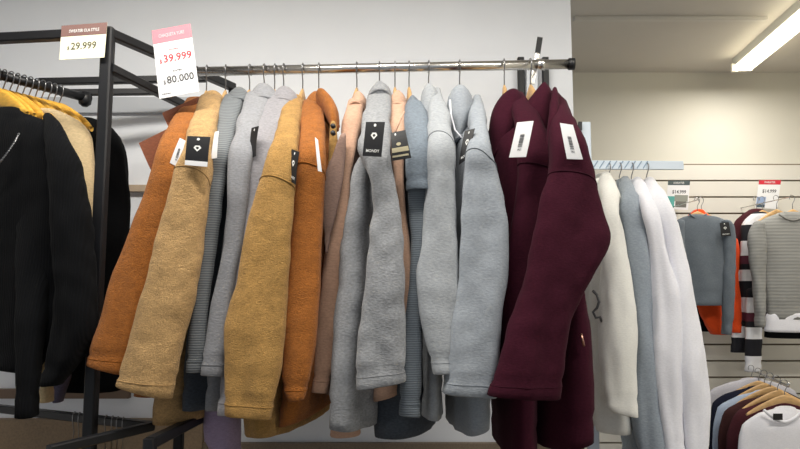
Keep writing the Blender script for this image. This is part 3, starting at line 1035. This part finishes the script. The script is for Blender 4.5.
th = Thing('sweater', 'cream knitted sweater behind the black one on the left rack', 'sweater', P(80, 400, 1.63), 'sweaters on the left rack')
th.part('body', loft([(112, 40, 62), (118, 45, 74), (125, 50, 83), (135, 56, 90), (150, 60, 93), (200, 64, 96), (284, 66, 100.5), (330, 64, 99), (352, 62, 96)], 1.62, 0.03, 36, 36, fold=0.004, seed=24), CREAMK, True)
th.part('sleeve', loft([(300, 44, 60), (350, 42, 56), (382, 41, 53), (401, 41, 52)], 1.56, 0.02, 26, 20, fold=0.003, seed=25), CREAMK, True)
th = Thing('sweater', 'dusky purple sweater behind the cream one, only a sliver of hem showing', 'sweater', P(59, 400, 1.70), 'sweaters on the left rack')
th.part('body', loft([(140, 50, 84), (250, 50, 90), (340, 52, 80), (401, 54, 62.5)], 1.70, 0.02, 30, 24, fold=0.003, seed=26), mat('dusky_purple_knit', (96, 90, 108), kind='fleece', var=0.1), True)
th = Thing('sweater', 'black sweater rearmost on the left rack, behind the black post', 'sweater', P(95, 390, 1.76), 'sweaters on the left rack')
th.part('body', loft([(122, 80, 98), (127, 82, 108), (134, 84, 117), (145, 84, 123), (165, 84, 127), (210, 84, 129.5), (300, 80, 127), (390, 64, 120)], [1.80, 1.79, 1.78, 1.77, 1.77, 1.77, 1.77, 1.77], [0.02, 0.03, 0.035, 0.04, 0.045, 0.045, 0.045, 0.045], 40, 40, fold=0.006, seed=27), BLACKF, True)

# hangers on the lower rail
lw = None
for i, (f) in enumerate((0.635, 0.66, 0.79, 0.82, 0.845, 0.87)):
    p = l0.lerp(l1, f)
    lab = ['first', 'second', 'third', 'fourth', 'fifth', 'sixth'][i] + ' hanger from the left on the low black rail, below the black sweaters'
    if lw is None:
        lw = make_hanger('clothes_hanger', lab, p, HONEY, stem=0.09, half=0.17, hook_r=0.013)
        lw['group'] = 'hangers on the low rail'
        lw.rotation_euler = (0, 0, 0.2)
    else:
        dup(lw, p, 0.2 + 0.08 * (i % 2), lab)

# ------------------------------------------------------------------ price signs of the left rack and coat rail
th = Thing('price_sign', 'cream price sign with brown header reading 29.999, on the left rack top bar', 'price sign', P(83, 58, 1.48), 'price signs')
c = Card([(62, 26), (107.5, 22.5), (104.5, 57.5), (59.5, 60)], 1.478, thick=0.0012)
t = th.part('card', c.slab(), mat('cream_card', (250, 246, 214), 0.6))
th.part('header', c.slab(0, 0, 1, 0.33, c.thick, c.thick + 0.0005, 2), mat('brown_print', (122, 90, 84), 0.6), parent=t)
m = c.text('29.999', 0.24, 0.52, 0.80, 0.73)
c.text('$', 0.16, 0.62, 0.205, 0.74, m)
th.part('price', m, mat('dark_ink', (84, 82, 66), 0.7), parent=t)
cc = Card([(62, 26), (107.5, 22.5), (104.5, 57.5), (59.5, 60)], 1.478, thick=0.0018)
th.part('header_lettering', cc.text('SWEATER OLA STYLE', 0.18, 0.14, 0.84, 0.23), INK_WHITE, parent=t)

th = Thing('price_sign', 'white price sign with pink header reading 39.999 and 80.000, over the rust coat', 'price sign', P(176, 98, 1.55), 'price signs')
q = [(152, 31), (190.5, 24), (199.5, 91.5), (159.5, 99)]
c = Card(q, 1.53, thick=0.0012)
t = th.part('card', c.slab(), CARD_WHITE)
th.part('header', c.slab(0, 0, 1, 0.20, c.thick, c.thick + 0.0005, 2), mat('pink_print', (232, 128, 140), 0.6), parent=t)
m = c.text('39.999', 0.22, 0.385, 0.93, 0.50)
c.text('$', 0.11, 0.44, 0.17, 0.51, m)
c.text('AHORA', 0.36, 0.31, 0.62, 0.335, m)
th.part('price', m, INK_RED, parent=t)
m = c.text('80.000', 0.24, 0.70, 0.92, 0.81)
c.text('$', 0.15, 0.75, 0.21, 0.82, m)
c.text('ANTES', 0.40, 0.625, 0.64, 0.65, m)
c.text('tallas', 0.08, 0.93, 0.30, 0.955, m)
th.part('old_price', m, INK_GREY, parent=t)
th.part('divider', c.poly([(0.05, 0.575), (0.95, 0.575), (0.95, 0.582), (0.05, 0.582)]), mat('pale_ink', (205, 200, 202), 0.7), parent=t)
cc = Card(q, 1.53, thick=0.0018)
th.part('header_lettering', cc.text('CHAQUETA YURE', 0.16, 0.075, 0.82, 0.135), mat('pale_pink_ink', (248, 200, 205), 0.6), parent=t)

# ------------------------------------------------------------------ white stand and its coats
ab0, ab1 = P(588, 165, 2.06), P(682.5, 165.5, 2.14)
th = Thing('display_arm', 'white flat metal display arm on a white post, right of the maroon coats', 'display arm', (ab0.x, ab0.y, 0))
WM = mat('white_enamel', (224, 236, 248), 0.35)
th.part('post', M().bar((ab0.x - 0.012, ab0.y, 0), P(584.5, 123, 2.06), 0.034, 0.03), WM)
th.part('post_cap', M().bar(P(580, 122, 2.035), P(580, 130, 2.035), 0.012, 0.012), BLACK_METAL)
th.part('arm', M().bar(ab0, ab1, 0.012, 0.030), WM)
m = M()
dd = ab1 - ab0
for k in range(9):
    q = ab0.lerp(ab1, 0.06 + 0.065 * k)
    m.bar(q + Vector((-0.006, -0.0068, -0.013)), q + Vector((0.012, -0.0068, 0.013)), 0.004, 0.0015, up=Vector((0, 1, 0)))
th.part('slots', m, mat('slot_grey', (150, 172, 192), 0.5))


def stand_coat(name, label, hook_px, sleeve, sY, torso, tY, matr, collar=None, sb=0.035, hanger=True, hl='', collar_mat=None):
    H = P(hook_px, 168, 2.06 + 0.08 * (hook_px - 588) / 94)
    th = Thing(name, label, 'coat', (H.x, H.y, P(hook_px, 470, 2.0).z), 'coats on the white stand')
    th.part('body', loft(torso, tY, [0.02] + [0.09] * (len(torso) - 1), 40, 40, fold=0.012, wr=0.3, seed=hook_px, e=2.5), matr, True)
    Ys = [H.y - 0.05] + [sY + 0.06] + [sY] * (len(sleeve) - 2)
    th.part('sleeve', loft(sleeve, Ys, sb, 36, 44, fold=0.012, wr=0.3, seed=hook_px * .37, top_dome=0.004), matr, True)
    if collar:
        th.part('collar', loft(collar, H.y - 0.05, 0.05, 26, 14, e=2, fold=0.001, hem=False), collar_mat or matr, True)
    return th, H


def stand_hanger(H, label, first=None):
    z = Vector((H.x, H.y, H.z + 0.004))
    if first is None:
        o = make_hanger('clothes_hanger', label, z, WOOD, stem=0.075, half=0.10, hook_r=0.014, drop=0.07)
        o['group'] = 'hangers on the white stand'
        o.rotation_euler = (0, 0, 0.3)
        return o
    return dup(first, z, 0.3, label)


th, H = stand_coat('coat', 'ivory white jacket with grey printed patch, next to the right end maroon coat', 608,
                   [(182, 598, 612), (192, 597, 617), (210, 600, 622), (230, 600, 626), (284, 600, 632), (330, 602, 634), (400, 604, 638), (411, 609, 416, 638)], 1.84,
                   [(182, 592, 610), (200, 588, 616), (284, 588, 622), (360, 590, 628), (428, 596, 628)], 1.98, OFFW,
                   collar=[(177, 596, 606), (182, 593, 614), (190, 592, 617)])
gp = M()
pa = [P(593, 291, 1.86), P(597, 295, 1.845), P(599, 302, 1.84), P(597, 308, 1.845), P(593, 312, 1.85), P(596, 318, 1.845), P(600, 317, 1.84), P(602, 322, 1.84)]
gp.tube(pa, 0.004, 8)
th.part('printed_patch', gp, INK_GREY, True, label='grey print')
sh = stand_hanger(H, 'wooden hanger under the ivory jacket on the white stand')
th, H = stand_coat('coat', 'pale blue grey wool coat between the white coats on the white stand', 619,
                   [(186, 618, 630), (196, 618, 637), (210, 621, 642), (230, 626, 646), (284, 629, 652), (340, 630, 656), (400, 634, 662), (470, 640, 668)], 1.88,
                   [(190, 616, 634), (230, 620, 640), (300, 622, 648), (400, 624, 655), (470, 628, 660)], 2.01, BLUEW,
                   collar=[(182, 617, 627), (187, 614, 632), (194, 615, 633)])
stand_hanger(H, 'wooden hanger under the pale blue grey coat', sh)
th, H = stand_coat('coat', 'white coat with ruched cuff, third from the left on the white stand', 631,
                   [(187, 630, 643), (197, 632, 650), (210, 638, 656), (240, 645, 665), (284, 650, 675), (340, 652, 679), (400, 656, 682), (449, 662, 684), (462, 664, 682)], 1.86,
                   [(190, 628, 646), (230, 632, 660), (300, 638, 670), (400, 640, 676), (475, 645, 680)], 1.99, WHITE,
                   collar=[(183, 628, 638), (188, 625, 644), (195, 627, 647)])
stand_hanger(H, 'wooden hanger under the white coat with the ruched cuff', sh)
th, H = stand_coat('coat', 'white coat at the right end of the white stand', 646,
                   [(187, 642, 656), (195, 643, 662), (205, 647, 668), (220, 654, 675), (240, 660, 682), (284, 667, 689), (340, 673, 700), (400, 678, 707), (449, 682, 709), (470, 684, 710)], 1.87,
                   [(190, 640, 660), (230, 648, 672), (300, 658, 686), (400, 664, 698), (475, 668, 702)], 2.02, WHITE,
                   collar=[(183, 642, 652), (188, 639, 659), (196, 641, 662)])
stand_hanger(H, 'wooden hanger under the rightmost white coat of the white stand', sh)

# ------------------------------------------------------------------ sweaters on the slatted wall


def wall_garment(name, label, cat, base, parts, group='clothes on the slatted wall'):
    th = Thing(name, label, cat, base, group)
    for nm, st, Y, b, mt in parts:
        th.part(nm, loft(st, Y, b, 36, 30, fold=0.007, seed=st[0][1]), mt, True)
    return th


th = wall_garment('sweater', 'charcoal grey sweater with black tag, on the slatted wall', 'sweater', P(705, 306, 3.2), [
    ('body', [(215.5, 689, 707), (217, 683, 717), (221, 677, 727), (227, 674, 731), (245, 676, 732), (270, 682, 730), (305, 688, 724)], 3.28, [0.03, 0.035, 0.04, 0.045, 0.05, 0.05, 0.05], DKGREY),
    ('sleeve', [(222, 722, 730), (230, 722, 734), (260, 724, 734), (300, 723, 733), (334, 723, 731)], 3.24, 0.035, DKGREY),
    ('sleeve', [(222, 674, 684), (235, 672, 684), (270, 676, 687), (330, 682, 692)], 3.27, 0.035, DKGREY)])
black_tag(th, [(719.5, 223), (728.5, 222), (731, 236), (721, 236.5)], 3.195, full=True)
th.part('neckline', M().tube([P(689.5 + 17 * k / 8, 214 + 4.5 * sin(pi * k / 8), 3.25) for k in range(9)], 0.005, 8), DKGREY, True)
th = wall_garment('sweater', 'orange sweatshirt half hidden behind the charcoal one', 'sweatshirt', P(725, 336, 3.3), [
    ('body', [(211.5, 693, 703), (216, 688, 709), (230, 686, 728), (300, 696, 730), (334, 712, 729)], 3.40, 0.04, ORANGE),
    ('sleeve', [(240, 727, 737), (264, 729, 740), (300, 730, 741.5), (332, 731, 740)], 3.37, 0.03, ORANGE)])
th = wall_garment('sweater', 'black sweatshirt behind the orange one, only its hem showing', 'sweatshirt', P(708, 332, 3.4), [
    ('body', [(220, 690, 720), (300, 694, 716), (331, 699, 712)], 3.47, 0.03, BLACKF)])
th = wall_garment('sweater', 'dark maroon sweater behind the striped one on the slatted wall', 'sweater', P(745, 300, 3.35), [
    ('body', [(211, 748, 764), (216, 740, 772), (224, 734, 776), (240, 733, 776), (300, 736, 774)], 3.42, 0.03, MAR2)])
STR = stripe_mat('striped_knit', [(0.0, (228, 228, 232)), (0.26, (22, 22, 30)), (0.55, (228, 228, 232)), (0.75, (22, 22, 30)), (0.85, (88, 34, 52))], 0.30)
th = wall_garment('sweater', 'black, white and maroon striped sweater on the slatted wall', 'sweater', P(752, 373, 3.2), [
    ('body', [(214, 752, 766), (220, 745, 772), (230, 741, 775), (262, 740, 772), (300, 742, 771), (322, 743, 770)], 3.33, 0.03, STR),
    ('sleeve', [(290, 747, 764), (320, 746, 762), (350, 744.5, 760), (371, 744, 760)], 3.27, 0.025, STR),
    ('sleeve', [(260, 738, 750), (300, 737, 750), (330, 733, 746), (352, 731.5, 744)], 3.36, 0.025, STR)])
th = wall_garment('sweater', 'grey fine knit sweater with white scalloped hem, at the right edge of the slatted wall', 'sweater', P(800, 335, 3.24), [
    ('body', [(214, 776, 808), (218, 766, 822), (224, 757, 836), (234, 756, 842), (255, 762, 842), (290, 765, 842), (319, 768, 842)], 3.24, [0.03, 0.035, 0.04, 0.045, 0.05, 0.05, 0.05], KNIT),
    ('sleeve', [(223, 754, 764), (236, 749, 765), (262, 750, 765), (295, 754, 765), (326, 757, 763.5)], 3.19, 0.03, KNIT)])
for y0, y1, mt, lab, Y_ in ((317, 331, WHITE, 'white scalloped hem', 3.245), (325, 337, BLACKF, 'black under hem', 3.26)):
    th.part('hem', loft([(y0 - 4, 768, 842), (y0, 766, 842), (y1, 765, 843)], Y_, 0.055, 60, 10, fold=0.004, seed=y0, hem=False), mt, True, label=lab)
th.part('neckline', M().tube([P(779 + 28 * k / 8, 214.5 + 6 * sin(pi * k / 8), 3.20) for k in range(9)], 0.004, 8), mat('knit_band', (122, 120, 116), 0.9), True)

# face-out arms, hangers and small signs there
for i, (px, py, Yn) in enumerate(((697, 200, 3.22), (790, 197, 3.15))):
    p1 = P(px, py, Yn)
    p0 = Vector((p1.x, FAR_Y - 0.01, p1.z))
    th = Thing('face_out_arm', ['steel peg holding the charcoal sweater on the slatted wall', 'steel peg holding the grey fine knit sweater on the slatted wall'][i], 'display arm', p0, 'pegs on the slatted wall')
    th.part('peg', M().tube([p0, p1, p1 + Vector((0, -0.008, 0.010))], 0.0026, 8), CHROME, True)
wl = None
specs = [(697, 200, 3.31, 'wooden hanger under the charcoal sweater on the slatted wall'), (701, 200, 3.42, 'wooden hanger behind the charcoal sweater, under the orange sweatshirt'),
         (756, 199, 3.42, 'wooden hanger under the dark maroon sweater'), (762, 199, 3.34, 'wooden hanger under the striped sweater'),
         (776, 198, 3.30, 'empty wooden hanger just left of the grey fine knit sweater'), (792, 198, 3.28, 'wooden hanger under the grey fine knit sweater')]
for i, (px, py, Y, lab) in enumerate(specs):
    p = P(px, py, Y)
    if wl is None:
        wl = make_hanger('clothes_hanger', lab, p, WOOD, stem=0.066, half=0.115, hook_r=0.014, drop=0.06, thick=0.8, tall=0.8)
        wl['group'] = 'hangers on the slatted wall'
        wl.rotation_euler = (0, 0, pi / 2)
    else:
        dup(wl, p, pi / 2, lab)


def small_sign(label, q, Y, head, blob):
    c = Card(q, Y, thick=0.001)
    th = Thing('price_sign', label, 'price sign', c.at(0.5, 1), 'small signs on the slatted wall')
    t = th.part('card', c.slab(), CARD_WHITE)
    th.part('header', c.slab(0, 0, 1, 0.16, c.thick, c.thick + .0006, 2), head, parent=t)
    th.part('lettering', c.text('$14.999', 0.22, 0.33, 0.85, 0.47), INK_GREY, parent=t)
    cc = Card(q, Y, thick=0.0018)
    th.part('header_lettering', cc.text('SWEATER', 0.25, 0.05, 0.75, 0.115), INK_WHITE, parent=t)
    for k, (u0, v0, u1, v1, rgb) in enumerate(blob):
        th.part('picture', c.slab(u0, v0, u1, v1, c.thick, c.thick + .0006, 2), mat('sign_print_%d_%d_%d' % rgb, rgb, 0.6), parent=t)


small_sign('small white sign with dark green header above the charcoal sweater', [(668, 180.5), (690, 180.5), (688, 210), (666, 209)], 3.5, mat('dark_green_print', (70, 84, 84), 0.6),
           [(0.02, 0.55, 0.35, 0.95, (88, 168, 160)), (0.35, 0.5, 0.95, 0.72, (146, 150, 140)), (0.4, 0.72, 0.9, 0.92, (110, 110, 104))])
small_sign('small white sign with red header above the grey knit sweater', [(759, 180), (781, 180), (777, 209), (755, 208)], 3.5, mat('crimson_print', (204, 44, 62), 0.6),
           [(0.02, 0.6, 0.42, 0.85, (150, 170, 204)), (0.04, 0.86, 0.42, 0.97, (70, 86, 100))])

# ------------------------------------------------------------------ shirts on the lower arm
am0, am1 = P(748, 368, FAR_Y), P(788, 386, 2.55)
th = Thing('face_out_arm', 'steel arm sloping out of the slatted wall with the lower shirts', 'display arm', am0, 'pegs on the slatted wall')
th.part('arm', M().tube([am0, am1, am1 + Vector((0, -0.01, 0.015))], 0.006, 10), CHROME, True)


def shirt(label, ap, Y, left, mt, right_w, neck=None):
    """ap = neck pixel, left = shoulder end pixel of the left side"""
    ax, ay = ap
    lx, ly = left
    w = ax - lx
    rx = ax + w * right_w
    st = [(ay, ax - w * .26, ax + w * .26), (ay + (ly - ay) * .3, ax - w * .6, ax + w * .6), (ly - 2, lx + w * .10, rx - w * .10), (ly + 8, lx, rx), (ly + 28, lx - 3, rx + 3), (ly + 70, lx - 2, rx + 2), (ly + 150, lx, rx)]
    th = Thing('shirt', label, 'shirt', P(ax, ly + 150, Y), 'shirts on the lower arm')
    th.part('body', loft(st, Y, [0.014, 0.02, 0.03, 0.034, 0.036, 0.036, 0.036], 40, 36, fold=0.006, seed=Y * 7, e=2.2), mt, True)
    return th


th = shirt('white T-shirt with black neck label, frontmost on the lower arm', (785, 409), 2.55, (741, 424), WHITE, 1.1)
c = Card([(773, 413.5), (782.5, 413.5), (782.5, 420), (773, 420)], 2.49)
th.part('neck_label', c.slab(), CARD_BLACK, label='black neck label')
th.part('neckline', M().tube([P(764 + 40 * k / 10, 410 + 12 * sin(pi * k / 10), 2.505) for k in range(11)], 0.006, 8), WHITE, True)
shirt('dark maroon shirt directly behind the white T-shirt on the lower arm', (779, 402), 2.68, (730, 416), MAR2, 1.1)
shirt('dark brown shirt second behind the white T-shirt on the lower arm', (772, 397), 2.81, (722, 411), mat('dark_brown_cotton', (68, 42, 42), kind='fleece', var=0.08), 1.0)
shirt('pale blue shirt behind the maroon shirts on the lower arm', (765, 392), 2.94, (716, 407), mat('pale_blue_cotton', (176, 190, 212), kind='fleece', var=0.05), 1.0)
shirt('navy shirt behind the pale blue one on the lower arm', (759, 388), 3.07, (711, 402), mat('navy_cotton', (34, 36, 52), kind='fleece', var=0.08), 1.0)
shirt('pale grey shirt rearmost on the lower arm', (752, 380), 3.22, (705, 393), mat('pale_grey_cotton', (196, 194, 202), kind='fleece', var=0.05), 1.0)
th = Thing('shirt', 'dark olive shirt low beside the white coats', 'shirt', P(705, 520, 3.0), 'shirts on the lower arm')
th.part('body', loft([(395, 696, 712), (410, 690, 718), (440, 688, 722), (520, 686, 724)], 3.3, 0.03, 30, 24, fold=0.005, seed=33), OLIVE, True)

ll = None
for i, (px, py, Y) in enumerate(((784, 383, 2.55), (777, 379, 2.68), (770, 376, 2.81), (764, 373, 2.94), (758, 371, 3.07), (751, 368, 3.22))):
    p = P(px, py, Y)
    lab = 'wooden hanger of the ' + ['white T-shirt', 'dark maroon shirt', 'dark brown shirt', 'pale blue shirt', 'navy shirt', 'rearmost pale grey shirt'][i] + ' on the lower arm'
    if ll is None:
        ll = make_hanger('clothes_hanger', lab, p, WOOD, stem=0.05, half=0.15, hook_r=0.014, drop=0.065, thick=0.75, tall=0.75)
        ll['group'] = 'hangers on the lower arm'
        ll.rotation_euler = (0, 0, pi / 2 - 0.1)
    else:
        dup(ll, p, pi / 2 - 0.1 + 0.06 * (i % 2), lab)
